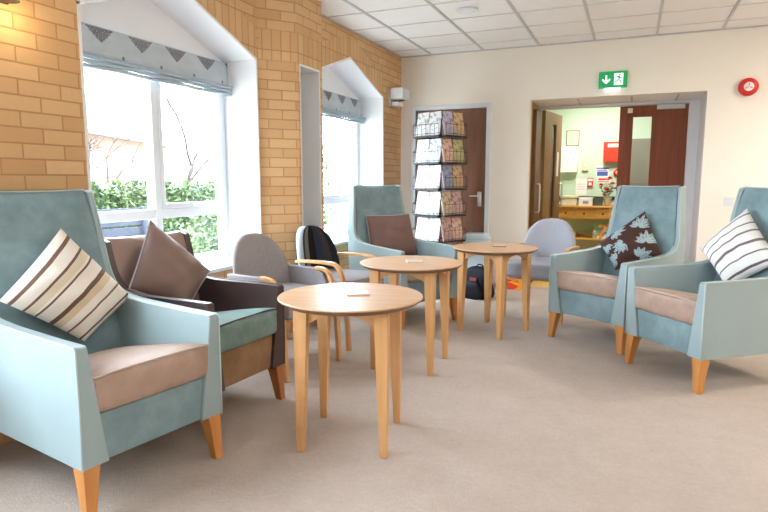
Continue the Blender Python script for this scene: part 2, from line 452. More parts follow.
def roman_blind(w, zt, zb, label, reps, ph):
    r = empty('roman_blind', (FX+.03, (w['y0']+w['y1'])/2, zb), 0, label, 'window blind')
    L = (w['y1']-w['y0'])/2-.03; H_ = zt-zb
    # main panel: gently bowed sheet with thickness
    b = NB(); uvl = b.loops.layers.uv.new('uv'); nu, nv = 40, 8
    G = {}
    for s in (0, 1):
        for i in range(nu+1):
            for j in range(nv+1):
                y = -L+2*L*i/nu; v = j/nv; z = H_-(H_-.075)*v
                x = .012+.018*v+.004*sin(i*.9)*v - s*.006
                G[s, i, j] = b.verts.new((x, y, z))
    for s in (0, 1):
        for i in range(nu):
            for j in range(nv):
                ids = ((i, j), (i+1, j), (i+1, j+1), (i, j+1))
                f = b.faces.new([G[s, p, q] for p, q in ids])
                for lp, (p, q) in zip(f.loops, ids): lp[uvl].uv = (p/nu*reps+ph, q/nv)
    for i in range(nu):
        for j in (0, nv): b.faces.new((G[0, i, j], G[0, i+1, j], G[1, i+1, j], G[1, i, j]))
    for j in range(nv):
        for i in (0, nu): b.faces.new((G[0, i, j], G[0, i, j+1], G[1, i, j+1], G[1, i, j]))
    obj('blind_panel', b, BLIND, r, smooth=2)
    for k in range(3):
        z1 = .082-.027*k; b = NB(); n = 24; d = .062-.006*k
        ring = [(.004, z1-.003), (d*.7, z1-.002), (d, z1-.014), (d*.8, z1-.028), (.004, z1-.022)]
        rings(b, [[(x, -L+2*L*i/n, z+.0025*sin(i*.8+k)) for x, z in ring] for i in range(n+1)])
        obj('blind_fold', b, BLINDF, r, smooth=2)
    obj('headrail', bx(-.02, .008, -L, L, H_-.03, H_+.004), WHITE, r, bevel=.003)
    # pull cord
    return r
roman_blind(W[0], 2.150, 1.895, 'patterned grey roman blind drawn up at the large left window', 4.83, .435)
roman_blind(W[1], 2.165, 1.895, 'patterned grey roman blind drawn up at the far window beyond the brick pier', 5.3, .86)

# ------------------------------------------------------------------ back wall furniture
dr = empty('door_1', (DO[0], WB, 0)); dr['kind'] = 'structure'
b = NB()
for a, c, z0, z1 in ((-.055, .0, 0, DO[2]+.055), (.88, .935, 0, DO[2]+.055), (0, .88, DO[2], DO[2]+.055)): box(b, a, c, -.016, .14, z0, z1)
obj('door_frame', b, WHITE, dr, bevel=.004)
obj('door_leaf', bx(.003, .877, .012, .056, .005, DO[2]-.003), WDOOR2, dr, bevel=.002)
b = NB(); box(b, .785, .835, .004, .012, .93, 1.11)
lathe(b, [(.012, 0), (.012, .05)], 16); 
for v in list(b.verts)[8:]: v.co = Vector((.811+v.co.x, .004-v.co.z, 1.06+v.co.y))
tube(b, [(.811, -.042, 1.06), (.77, -.044, 1.06), (.70, -.042, 1.058)], .009)
obj('door_handle', b, STEEL, dr, smooth=2)

# corridor recess, doors and lobby
DY = 7.55
b = NB(); box(b, OP[0]-.12, OP[0], WB+T, DY, 0, 2.16); tag(obj('wall_recess_left', b, plain('recess_paint', (184,154,104), .8, var=.01)), kind='structure')
tag(obj('wall_recess_right', bx(OP[1], OP[1]+.12, WB+T, DY, 0, 2.16), plain('grey_recess_paint', (226,226,230), .8, var=.01)), kind='structure')
ce2 = tag(obj('ceiling_recess', bx(OP[0]-.12, OP[1]+.12, WB+T, DY+.1, 2.153, 2.25), TILE), kind='structure')
b = NB()
for x in (-.62, -.06, .40): box(b, x-.01, x+.01, WB+T, DY, 2.148, 2.156)
obj('grid_bar', b, TBAR, ce2)
d2 = empty('door_2', (0, DY, 0)); d2['kind'] = 'structure'
b = NB(); box(b, OP[0], -1.09, 0, .1, 0, 2.15); box(b, .545, OP[1], 0, .1, 0, 2.15); box(b, -1.09, .545, 0, .1, 2.118, 2.15)
obj('door_frame', b, plain('grey_door_frame', (216,216,222), .5, var=0), d2, bevel=.004)
# right leaf with vision panel (closed)
lf = [(-.182, -.035, 0, 2.11), (.165, .54, 0, 2.11), (-.035, .165, 0, .55), (-.035, .165, 1.985, 2.11)]
b = NB()
for a, c, z0, z1 in lf: box(b, a, c, .03, .074, z0+.006, z1)
rl = obj('door_leaf', b, WDOOR, d2)
b = NB(); 
for a, c, z0, z1 in ((-.047, -.035, .54, 1.995), (.165, .177, .54, 1.995), (-.047, .177, .53, .545), (-.047, .177, 1.985, 2.0)): box(b, a, c, .02, .084, z0, z1)
obj('glazing_bead', b, WDOOR, rl)
obj('vision_panel', bx(-.035, .165, .048, .056, .55, 1.985), GLASS, rl)
obj('door_closer', bx(.21, .50, -.03, .028, 2.055, 2.108), plain('closer_silver', (206,204,200), .4, var=0), rl, bevel=.006)
obj('name_plate', bx(-.10, -.045, .018, .029, 2.03, 2.085), BEIGE, rl, bevel=.002)
b = NB(); tube(b, [(-.14, .03, 1.16), (-.14, -.02, 1.16), (-.14, -.03, 1.14), (-.14, -.03, .92), (-.14, -.02, .90), (-.14, .03, .90)], .010)
obj('pull_handle', b, STEEL, rl, smooth=2)
# left leaf, swung open into the lobby
d3 = empty('door_3', (-1.085, DY+.06, 0), R(81)); d3['kind'] = 'structure'
b = NB()
for a, c, z0, z1 in ((0, .30, 0, 2.11), (.50, .76, 0, 2.11), (.30, .50, 0, .75), (.30, .50, 1.96, 2.11)): box(b, a, c, -.044, 0, z0+.006, z1)
ll = obj('door_leaf', b, WDOORL, d3)
obj('vision_panel', bx(.30, .50, -.026, -.018, .75, 1.96), plain('dark_glass', (60,34,28), .15, var=0), ll)
b = NB(); tube(b, [(.66, -.044, 1.2), (.66, -.09, 1.2), (.66, -.10, 1.18), (.66, -.10, .92), (.66, -.09, .90), (.66, -.044, .90)], .010); obj('pull_handle', b, STEEL, ll, smooth=2)
obj('door_notice', bx(.56, .64, -.047, -.0445, 1.30, 1.62), PAPER, ll)
# second, inner door frame edge in dark wood on the left reveal
d4 = empty('door_4', (-1.118, 7.10, 0)); d4['kind'] = 'structure'
obj('door_leaf', bx(0, .044, 0, .42, .01, 2.07), wood('dark_oak', (116,80,44), (90,58,28), .4), d4, bevel=.003)
b = NB(); tube(b, [(.044, .12, 1.2), (.085, .12, 1.2), (.09, .12, 1.18), (.09, .12, .88), (.085, .12, .86), (.044, .12, .86)], .010); obj('pull_handle', b, STEEL, d4, smooth=2)

LY = 9.95
tag(obj('floor_lobby', bx(-3.2, 2.2, WB, LY, -.1, -.002), YEL), kind='structure')
b = NB(); box(b, -3.2, 2.2, LY, LY+.1, 0, 2.7); tag(obj('wall_lobby_back', b, GREEN), kind='structure')
b = NB(); box(b, -3.3, -3.2, DY, LY, 0, 2.7); tag(obj('wall_lobby_left', b, GREEN), kind='structure')
tag(obj('wall_lobby_right', bx(2.2, 2.3, DY, LY, 0, 2.7), WALL), kind='structure')
b = NB(); box(b, -3.2, OP[0]-.12, DY, DY+.1, 0, 2.7); box(b, OP[1]+.12, 2.2, DY, DY+.1, 0, 2.7); box(b, OP[0]-.12, OP[1]+.12, DY, DY+.1, 2.25, 2.7); tag(obj('wall_lobby_front', b, GREEN), kind='structure')
tag(obj('ceiling_lobby', bx(-3.2, 2.2, DY+.1, LY, 2.6, 2.7), TILE), kind='structure')
# grey partition seen through the vision panel
tag(obj('wall_lobby_partition', bx(-.05, 1.6, LY-.35, LY-.25, 0, 1.86), plain('grey_partition', (122,122,112), .7, var=.02)), kind='structure')

# fire exit sign
ex = empty('fire_exit_sign', (-.252, WB, 2.315), 0, 'green and white fire exit sign with arrow and running figure above the wide doorway', 'sign')
SG = emit('exit_green', (20,150,84), .35); SW = emit('exit_white', (235,255,245), .75)
obj('sign_body', bx(-.142, .142, -.055, -.0, -.085, .085), SG, ex, bevel=.008)
obj('light_strip', bx(-.085, .075, -.055, -.01, -.108, -.086), emit('exit_lamp', (255,240,250), 1.5), ex, bevel=.004)
b = NB(); Y0 = -.0575
def flat(pts, d=.0022, y=Y0): prism(b, pts, lambda p, q: (p[0], q, p[1]), y, y+d)
flat([(-.076, .045), (-.060, .045), (-.060, -.02), (-.076, -.02)]); flat([(-.108, -.008), (-.068, -.046), (-.028, -.008), (-.028, .014), (-.068, -.022), (-.108, .014)])
obj('arrow', b, SW, ex)
b = NB(); flat([(.012, .06), (.10, .06), (.10, -.06), (.012, -.06)], .0018); obj('doorway_field', b, SW, ex)
b = NB(); y2 = -.0595
flat([(.058, .052), (.070, .054), (.076, .044), (.068, .036), (.058, .040)], y=y2)
flat([(.038, .032), (.062, .036), (.072, .012), (.062, -.008), (.050, -.004), (.054, .014), (.044, .022), (.032, .014), (.026, .020)], y=y2)
flat([(.060, -.006), (.080, -.016), (.076, -.044), (.066, -.044), (.068, -.020), (.052, -.010)], y=y2)
flat([(.052, -.004), (.046, -.022), (.022, -.036), (.016, -.028), (.036, -.014), (.042, -.002)], y=y2)
flat([(.068, .026), (.084, .014), (.094, .020), (.096, .012), (.084, .004), (.068, .016)], y=y2)
obj('running_figure', b, SG, ex)
# fire alarm sounder
fa = empty('fire_alarm_sounder', (1.005, WB, 2.165), 0, 'round red fire alarm sounder with white centre high on the wall', 'fire alarm')
def disc(prof, n=36):
    b = lathe(NB(), prof, n)
    for v in b.verts: v.co = Vector((v.co.x, -v.co.z, v.co.y))
    return b
obj('sounder_body', disc([(.085, 0), (.088, .03), (.078, .05), (.05, .056)]), RED, fa, smooth=2)
obj('sounder_face', disc([(.044, .05), (.044, .06), (.03, .066), (.004, .068)]), PAPER, fa, smooth=2)
b = NB()
for k in range(3):
    a = 2*pi*k/3; M_ = Matrix.Rotation(a, 4, 'Y'); box(b, -.003, .003, -.071, -.064, .006, .036, M_)
obj('sounder_slot', b, RED, fa)
sw = empty('light_switch', (.915, WB, 1.03), 0, 'small white light switch plate on the cream wall behind the right-hand armchair', 'light switch')
obj('switch_plate', bx(-.043, .043, -.010, 0, -.043, .043), WHITE, sw, bevel=.003); obj('rocker', bx(-.012, .012, -.015, -.009, -.02, .02), WHITE, sw, bevel=.002)
# emergency lamp on brick near corner
el = empty('emergency_light', (WX, 6.60, 2.22), 0, 'white box emergency lamp on the brick wall near the room corner', 'wall lamp')
obj('lamp_box', bx(0.03, .19, -.12, .10, -.03, .10), WHITE, el, bevel=.012)
obj('wall_plate', bx(0, .03, -.115, .09, -.11, .08), TBAR, el, bevel=.004)
b = NB(); box(b, .035, .12, -.09, .07, -.105, -.055); obj('lamp_base', b, PLAST, el, bevel=.01)
b = NB(); tube(b, [(.05, -.08, -.05), (.12, -.04, -.045), (.15, .03, -.03)], .008); obj('bracket', b, WIRE, el, smooth=2)
# wall sconce upper left
sc = empty('wall_sconce', (WX, 1.86, 2.05), 0, 'dark wall lamp glowing on the brickwork at the top left corner', 'wall lamp')
obj('back_plate', bx(0, .015, -.05, .05, .0, .16), BLACK, sc, bevel=.004)
b = lathe(NB(), [(.05, .0), (.052, .0), (.052, .16), (.048, .16), (.048, .004)], 24); b.transform(Matrix.Translation((.07, 0, 0))); obj('lamp_shade', b, BLACK, sc, smooth=2)
lt = bpy.data.lights.new('sconce_light', 'POINT'); lt.energy = 1.6; lt.color = (1, .74, .38); lt.shadow_soft_size = .03
lo = bpy.data.objects.new('sconce_light', lt); COL.objects.link(lo); lo.location = (WX+.12, 1.90, 2.0)

# ------------------------------------------------------------------ lobby contents
cn = empty('console_table', (-.66, 9.62, 0), 0, 'pine console table with three drawers against the mint green wall', 'table')
obj('table_top', bx(-.52, .41, -.2, .28, .83, .858), PINE, cn, bevel=.004)
for sx in (-.49, .375): 
    for sy in (-.165, .24): obj('leg', bx(sx-.025, sx+.025, sy-.025, sy+.025, 0, .83), PINE, cn, bevel=.003)
obj('apron', bx(-.46, .345, -.15, .24, .65, .825), PINE, cn, bevel=.003)
for k in range(3):
    c = -.36+.27*k-.06
    d = obj('drawer', bx(c+.03, c+.03+.225, -.166, -.148, .675, .80), PINE, cn, bevel=.004)
    kb = lathe(NB(), [(.004, 0), (.014, .012), (.012, .024), (.003, .028)], 14)
    for v in kb.verts: v.co = Vector((c+.14+v.co.x, -.166-v.co.z, .738+v.co.y))
    obj('knob', kb, BLACK, d, smooth=2)
b = NB(); box(b, -.15, .35, -.15, .2, .33, .355); box(b, -.15, -.125, -.15, .2, .33, .44); box(b, -.15, .35, .18, .2, .33, .40); obj('lower_shelf', b, PINE, cn, bevel=.003)
b = NB(); box(b, -.12, .32, -.1, .2, 0, .325); obj('lower_cupboard', b, plain('grey_cupboard', (160,158,140), .7, var=.02), cn)
pm = empty('picture_book', (-.42, 9.52, .357), 0, 'bright patterned children\'s book propped on the console lower shelf', 'book')
def patch(name, cols, sc):
    m, t, bs = base(name, cols[0], .6)
    v = t.new('ShaderNodeTexVoronoi'); v.inputs['Scale'].default_value = sc; t.l.new(t.obj, v.inputs['Vector'])
    r = t.new('ShaderNodeValToRGB'); r.color_ramp.interpolation = 'CONSTANT'
    s = t.sep(v.outputs['Color']); t.l.new(s[0], r.inputs[0])
    e = r.color_ramp.elements; e[0].color = lin(cols[0]); e[1].position = 1/len(cols); e[1].color = lin(cols[1])
    for i, c in enumerate(cols[2:]): k = e.new((i+2)/len(cols)); k.color = lin(c)
    t.l.new(r.outputs[0], bs.inputs['Base Color']); return m
bb = bx(-.115, .115, -.012, .012, 0, .215); bb.transform(Matrix.Rotation(R(-12), 4, 'X')); obj('cover', bb, patch('book_pattern', [(236,236,228),(240,170,60),(120,190,120),(230,110,90),(120,160,210),(250,220,120)], 22), pm)
def storage(name, x, w_, h, label, cat, lidc):
    r = empty(name, (x, 9.60, .858), 0, label, cat)
    obj('box_body', bx(-w_/2, w_/2, -.14, .14, 0, h), BEIGE if lidc == 0 else PAPER, r, bevel=.006)
    return r
s1 = storage('storage_box', -.905, .235, .115, 'low cream lidded box at the left end of the console', 'box', 0)
obj('lid', bx(-.13, .13, -.15, .15, .115, .15), BEIGE, s1, bevel=.006)
s2 = storage('tissue_box', -.655, .20, .12, 'white box with small printed label in the middle of the console', 'box', 1)
obj('printed_label', bx(-.04, .04, -.1425, -.1405, .03, .075), plain('lilac_label', (150,150,200), .7, var=0), s2)
b = NB(); box(b, -.11, .11, -.08, .1, .121, .126); obj('lid', b, plain('grey_card', (170,160,150), .8, var=0), s2)
s3 = empty('dark_tray', (-.49, 9.62, .858), 0, 'dark green tray between the white box and the flower pot', 'tray')
b = NB(); box(b, -.07, .07, -.12, .12, 0, .012)
for a in ((-.07, -.06, -.12, .12), (.06, .07, -.12, .12), (-.06, .06, -.12, -.11), (-.06, .06, .11, .12)): box(b, *a, .012, .115)
obj('tray_body', b, plain('tray_green', (70,84,76), .6, var=0), s3)
fp = empty('potted_flowers', (-.345, 9.56, .858), 0, 'pink and coral flowers with green leaves in a white pot', 'flowers')
obj('pot', lathe(NB(), [(.04, 0), (.058, .11), (.064, .15), (.058, .15), (.052, .12)], 28), PAPER, fp, smooth=2)
LEAF = plain('leaf_green', (84,132,62), .5, var=.12, vs=20); PINKF = plain('pink_petal', (228,120,112), .6, var=.08, vs=20); CORAL = plain('coral_petal', (214,84,72), .6, var=.08, vs=20)
rn = random.Random(3)
b = NB(); tips = []
for k in range(9):
    a = 2*pi*k/9; L = .05+rn.random()*.07; h = .22+rn.random()*.16
    tip = (L*cos(a), L*sin(a)*.6, h); tips.append(tip); tube(b, [(0, 0, .10), (tip[0]*.4, tip[1]*.4, h*.6), tip], .003, 5)
obj('stem', b, LEAF, fp)
def leaf(b, p, d, L, w_, up=Vector((0, 0, 1)), mi=0):
    p = Vector(p); d = Vector(d).normalized(); s = d.cross(up)
    s = s.normalized() if s.length > .01 else Vector((1, 0, 0)); nrm = s.cross(d)
    q = [p, p+d*L*.45+s*w_/2-nrm*.1*L, p+d*L, p+d*L*.45-s*w_/2-nrm*.1*L]
    vs = [b.verts.new(v) for v in q]; m_ = b.verts.new(p+d*L*.5+nrm*.05*L)
    for i in range(4): f = b.faces.new((vs[i], vs[(i+1) % 4], m_)); f.material_index = mi
b = NB()
for k in range(46):
    t_ = rn.choice(tips); u = .4+rn.random()*.6
    leaf(b, (t_[0]*u, t_[1]*u, .10+(t_[2]-.10)*u), (rn.uniform(-1, 1), rn.uniform(-1, 1), rn.uniform(-.3, .8)), .07, .035)
obj('foliage', b, LEAF, fp, recalc=False)
def blossom(c, r_, mat):
    b = NB()
    for lay in range(3):
        for k in range(7):
            a = 2*pi*k/7+lay*.4; el_ = .1+lay*.5
            leaf(b, c, (cos(a)*cos(el_), sin(a)*cos(el_), sin(el_)), r_*(1-.15*lay), r_*.8)
    obj('blossom', b, mat, fp, recalc=False)
for c, r_, m_ in (((-.01, -.09, .24), .075, PINKF), ((.06, -.06, .33), .06, PINKF), ((-.10, -.05, .31), .055, CORAL), ((.02, -.05, .41), .06, CORAL), ((.11, -.03, .26), .05, PINKF), ((-.05, -.08, .17), .045, CORAL)): blossom(c, r_, m_)
def onwall(name, x, z, w_, h, mat, label, cat, dep=.02, parts=()):
    r = empty(name, (x, LY, z), 0, label, cat)
    obj('panel', bx(-w_/2, w_/2, -dep, 0, -h/2, h/2), mat, r, bevel=min(.006, dep*.3))
    for nm, (a, c, z0, z1), m_, dd in parts: obj(nm, bx(a, c, -dep-dd, -dep, z0, z1), m_, r)
    return r
BLU = plain('poster_blue', (70,96,180), .7, var=0); FRM = plain('bronze_frame', (120,110,84), .5, var=0); GRT = plain('print_grey', (190,190,190), .8, var=0); CREAMP = plain('certificate_cream', (238,226,196), .7, var=.02); LPINK = plain('print_pink', (236,150,150), .8, var=0)
onwall('framed_certificate', -.925, 1.915, .20, .245, FRM, 'cream certificate in a thin bronze frame on the green wall', 'picture', .015, [('print', (-.088, .088, -.11, .11), CREAMP, .002)])
onwall('wall_cabinet', -.985, 1.575, .31, .41, PAPER, 'white wall cabinet below the framed certificate', 'cabinet', .12, [('door_line', (-.002, .002, -.2, .2), GRT, .002), ('keyhole', (.03, .06, .10, .12), GRT, .004)])
onwall('thermostat', -.715, 1.475, .09, .16, BEIGE, 'small cream control box on the green wall', 'control box', .04, [('dial', (-.02, .02, .0, .04), PAPER, .006)])
onwall('pinned_notice', -.765, 1.14, .17, .26, PAPER, 'plain white notice sheet pinned above the white box', 'notice', .003, [('text_line', (-.06, .06, .04, .048), GRT, .001), ('text_line', (-.06, .05, .0, .008), GRT, .001), ('text_line', (-.06, .06, -.04, -.032), GRT, .001)])
onwall('red_call_point', -.63, 1.21, .085, .15, RED, 'small red fire call point with white centre', 'call point', .03, [('call_glass', (-.022, .022, -.045, .0), PAPER, .003), ('call_sign', (-.036, .036, .02, .06), PAPER, .002)])
onwall('blue_poster', -.455, 1.385, .20, .19, PAPER, 'blue and white notice below the red cabinet', 'notice', .003, [('blue_block', (-.08, .08, -.07, .0), BLU, .001), ('blue_header', (-.095, .095, .04, .06), BLU, .001), ('text_line', (-.08, .06, .012, .026), BLU, .001)])
onwall('red_poster', -.43, 1.245, .19, .075, PAPER, 'narrow red and white notice under the blue one', 'notice', .003, [('red_band', (-.08, .09, .004, .03), RED, .001), ('pink_band', (-.09, .08, -.03, -.008), LPINK, .001)])
rb = onwall('red_wall_cabinet', -.315, 1.685, .27, .31, REDBOX, 'large red cabinet with white label on the green wall', 'cabinet', .10, [('cabinet_label', (-.075, .115, .07, .125), PAPER, .002)])
sd = empty('alarm_bell', (-.235, LY, 1.36), 0, 'round red alarm bell with pink centre beside the blue notice', 'fire alarm')
obj('bell_body', disc([(.06, 0), (.06, .03), (.03, .045)]), RED, sd, smooth=2); obj('bell_centre', disc([(.03, .04), (.026, .05), (.003, .052)]), LPINK, sd, smooth=2)
tr = obj('trim_dado', bx(-3.2, -.05, LY-.02, LY, .93, .99), plain('dark_rail', (60,60,56), .6, var=0)); tr['kind'] = 'structure'; tr.name = 'trim_1'

# ------------------------------------------------------------------ leaflet carousel
rk = empty('leaflet_carousel', (-2.015, 6.36, 0), 0, 'tall black wire carousel of five tiers packed with leaflets', 'leaflet rack')
RA = R(45)   # one corner towards the viewer
RK = Matrix.Rotation(R(-3), 4, 'Z')
obj('pole', lathe(NB(), [(.018, .03), (.018, 2.02)], 16), WIRE, rk, smooth=2)
b = lathe(NB(), [(.24, 0), (.24, .015), (.05, .03), (.02, .05)], 32); obj('base', b, WIRE, rk, smooth=2)
CW = .197   # half side of the square carousel
tiers = [1.73, 1.44, 1.155, .865, .575]
# faces: normals towards (-45 deg left) etc.
faces = []
for k, ang in enumerate((225, 315, 45, 135)):
    faces.append(R(ang+22))
def facem(ang): # local frame: x along the face, y outward normal, z up, origin at the centre of the face
    n = Vector((cos(ang), sin(ang), 0)); t = Vector((-sin(ang), cos(ang), 0))
    return Matrix(((t.x, n.x, 0, n.x*CW), (t.y, n.y, 0, n.y*CW), (0, 0, 1, 0), (0, 0, 0, 1)))
for zi, z in enumerate(tiers):
    b = NB(); bt = NB()
    for a in faces:
        M_ = facem(a)
        P = lambda x, y, zz: M_ @ Vector((x, y, z+zz))
        for hh in (.02, .12): tube(b, [P(-.187, .045, hh), P(.187, .045, hh)], .0028, 5)
        for q in range(7):
            x = -.185+.37*q/6
            tube(b, [P(x, .045, .12), P(x, .045, 0), P(x, -.01, -.005)], .0022, 4)
        for x in (-.185, 0, .185): tube(b, [P(x, .045, .12), P(x, -.01, .16), P(x, -.02, .27)], .0025, 4)
        vs = [P(-.183, -.03, 0), P(.183, -.03, 0), P(.183, .043, 0), P(-.183, .043, 0)]
        A = [bt.verts.new(v) for v in vs]; Bv = [bt.verts.new(v-Vector((0, 0, .016))) for v in vs]
        bt.faces.new(A); bt.faces.new(Bv[::-1])
        for i in range(4): bt.faces.new((A[i], A[(i+1) % 4], Bv[(i+1) % 4], Bv[i]))
    bk = obj('wire_basket', b, WIRE, rk, smooth=2)
    obj('basket_floor', bt, BLACK, bk)
obj('spine_panel', bx(-.012, .012, -.012, .012, .5, 2.0), WIRE, rk)
covers = {'white': (240,240,242), 'pale pink': (232,196,196), 'lavender': (170,160,196), 'peach': (222,168,146), 'olive': (176,170,96), 'sand': (196,172,134), 'pale blue': (186,200,216), 'dusty rose': (190,140,132), 'blue grey': (128,140,176), 'gold': (196,150,88), 'plum': (140,96,140), 'mint': (196,216,206), 'ivory': (236,230,216)}
def cover(name, c):
    m, t, bs = base('cover_'+name, c, .45)
    x, y, z = t.sep(t.obj)
    v = t.noise(t.obj, 16, 3, .6)
    st = t.m('GREATER_THAN', v, .56)
    dk = tuple(int(k*.62) for k in c)
    tx = t.m('MULTIPLY', t.m('GREATER_THAN', t.m('SINE', t.m('MULTIPLY', z, 420.)), .3), t.m('LESS_THAN', z, .07))
    c1 = t.mix(t.m('MULTIPLY', st, .8), lin(c), lin(dk))
    c2 = t.mix(t.m('MULTIPLY', tx, .35), c1, lin((90,90,110)))
    t.l.new(c2, bs.inputs['Base Color']); return m
CV = {k: cover(k.replace(' ', '_'), tuple(int(v*.72+236*.28) for v in c)) for k, c in covers.items()}
plan = {0: [('white','white'),('white','pale blue'),('white','pale pink'),('white','mint'),('ivory','white')],
        1: [('lavender','gold'),('peach','olive'),('blue grey','gold'),('sand','dusty rose'),('dusty rose','peach')],
        3: [('plum','white'),('lavender','white'),('plum','white'),('white','pale blue'),('white','pale pink')]}
tn = ['top', 'second', 'middle', 'fourth', 'bottom']; fn_ = {0: 'left-hand face', 1: 'right-hand face', 3: 'far left face'}
src = {}
for fi, rows in plan.items():
    for zi, pair in enumerate(rows):
        for s_, cname in enumerate(pair):
            side = -1 if s_ == 0 else 1
            if cname not in src:
                b = NB()
                prism(b, [(-.085, 0), (.085, 0), (.085, .255), (-.085, .255)], lambda p, d: (p[0], d+.05*(p[1]/.255)**2*-.6, p[1]), 0, .012)
                o = obj('leaflet', b, CV[cname]); src[cname] = o
            else:
                o = src[cname].copy(); COL.objects.link(o)
            M_ = facem(faces[fi])
            # viewer sees face 225deg (normal to -x-y) left, 315deg right
            o.matrix_world = Matrix.Translation((-2.015, 6.36, tiers[zi]+.003)) @ M_ @ Matrix.Translation((side*.088, .006+.006*random.random(), 0)) @ Matrix.Rotation(R(random.uniform(-3, 3)), 4, 'Y') @ Matrix.Rotation(R(4), 4, 'X')
            tag(o, '%s leaflet in the %s pocket, %s of the wire carousel, %s tier' % (cname, ('first', 'second')[s_], fn_[fi], tn[zi]), 'leaflet', 'leaflets in the wire carousel')

# pale box and backpack and toys behind the tables
pb = empty('storage_tub', (-1.62, 6.66, 0), R(-4), 'pale blue rounded plastic tub standing beside the leaflet carousel', 'storage box')
obj('tub_body', bx(-.17, .12, -.10, .10, 0, .64), plain('pale_blue_plastic', (206,226,236), .4, var=.02), pb, bevel=.045, seg=5)
obj('tub_rim', bx(-.175, .125, -.105, .105, .56, .585), plain('tub_rim', (190,214,228), .4, var=0), pb, bevel=.01)
bp = empty('backpack', (-1.475, 6.06, 0), R(-20), 'black backpack with small red badge slumped on the carpet', 'bag')
def bagshape(p):
    h = (p.z)/.34; k = 1.12-.62*max(0, h-.35)**1.3
    return Vector((p.x*k+.015*sin(p.z*30), p.y*k, p.z))
obj('bag_body', superbox(NB(), -.125, .125, -.085, .085, .0, .31, .025, 10, bagshape), NAVY, bp, sub=1)
obj('front_pocket', superbox(NB(), -.095, .095, -.135, -.085, .015, .17, .02, 8, bagshape), NAVY, bp, sub=1)
obj('badge', bx(-.035, .05, -.112, -.098, .19, .225), plain('badge_red', (150,70,64), .7, var=.1), bp, bevel=.003)
b = NB(); tube(b, catmull([(-.04, .03, .30), (-.03, .03, .345), (.03, .03, .345), (.04, .03, .30)]), .008); obj('carry_loop', b, NAVY, bp, smooth=2)
b = NB(); tube(b, catmull([(.10, -.04, .27), (.17, -.06, .20), (.15, -.07, .08), (.12, -.06, .03)]), .012); obj('shoulder_strap', b, NAVY, bp, smooth=2)
tb = empty('toy_box', (-1.24, 6.74, 0), 0, 'low orange and yellow patterned box on the carpet by the white wall', 'toy box')
b = NB(); box(b, -.16, .17, -.09, .09, 0, .012); 
for a in ((-.16, -.15, -.09, .09), (.16, .17, -.09, .09), (-.15, .16, -.09, -.08), (-.15, .16, .08, .09)): box(b, *a, .012, .085)
obj('box_body', b, patch('toy_pattern', [(250,140,20),(240,70,30),(250,200,40),(255,170,60)], 14), tb)

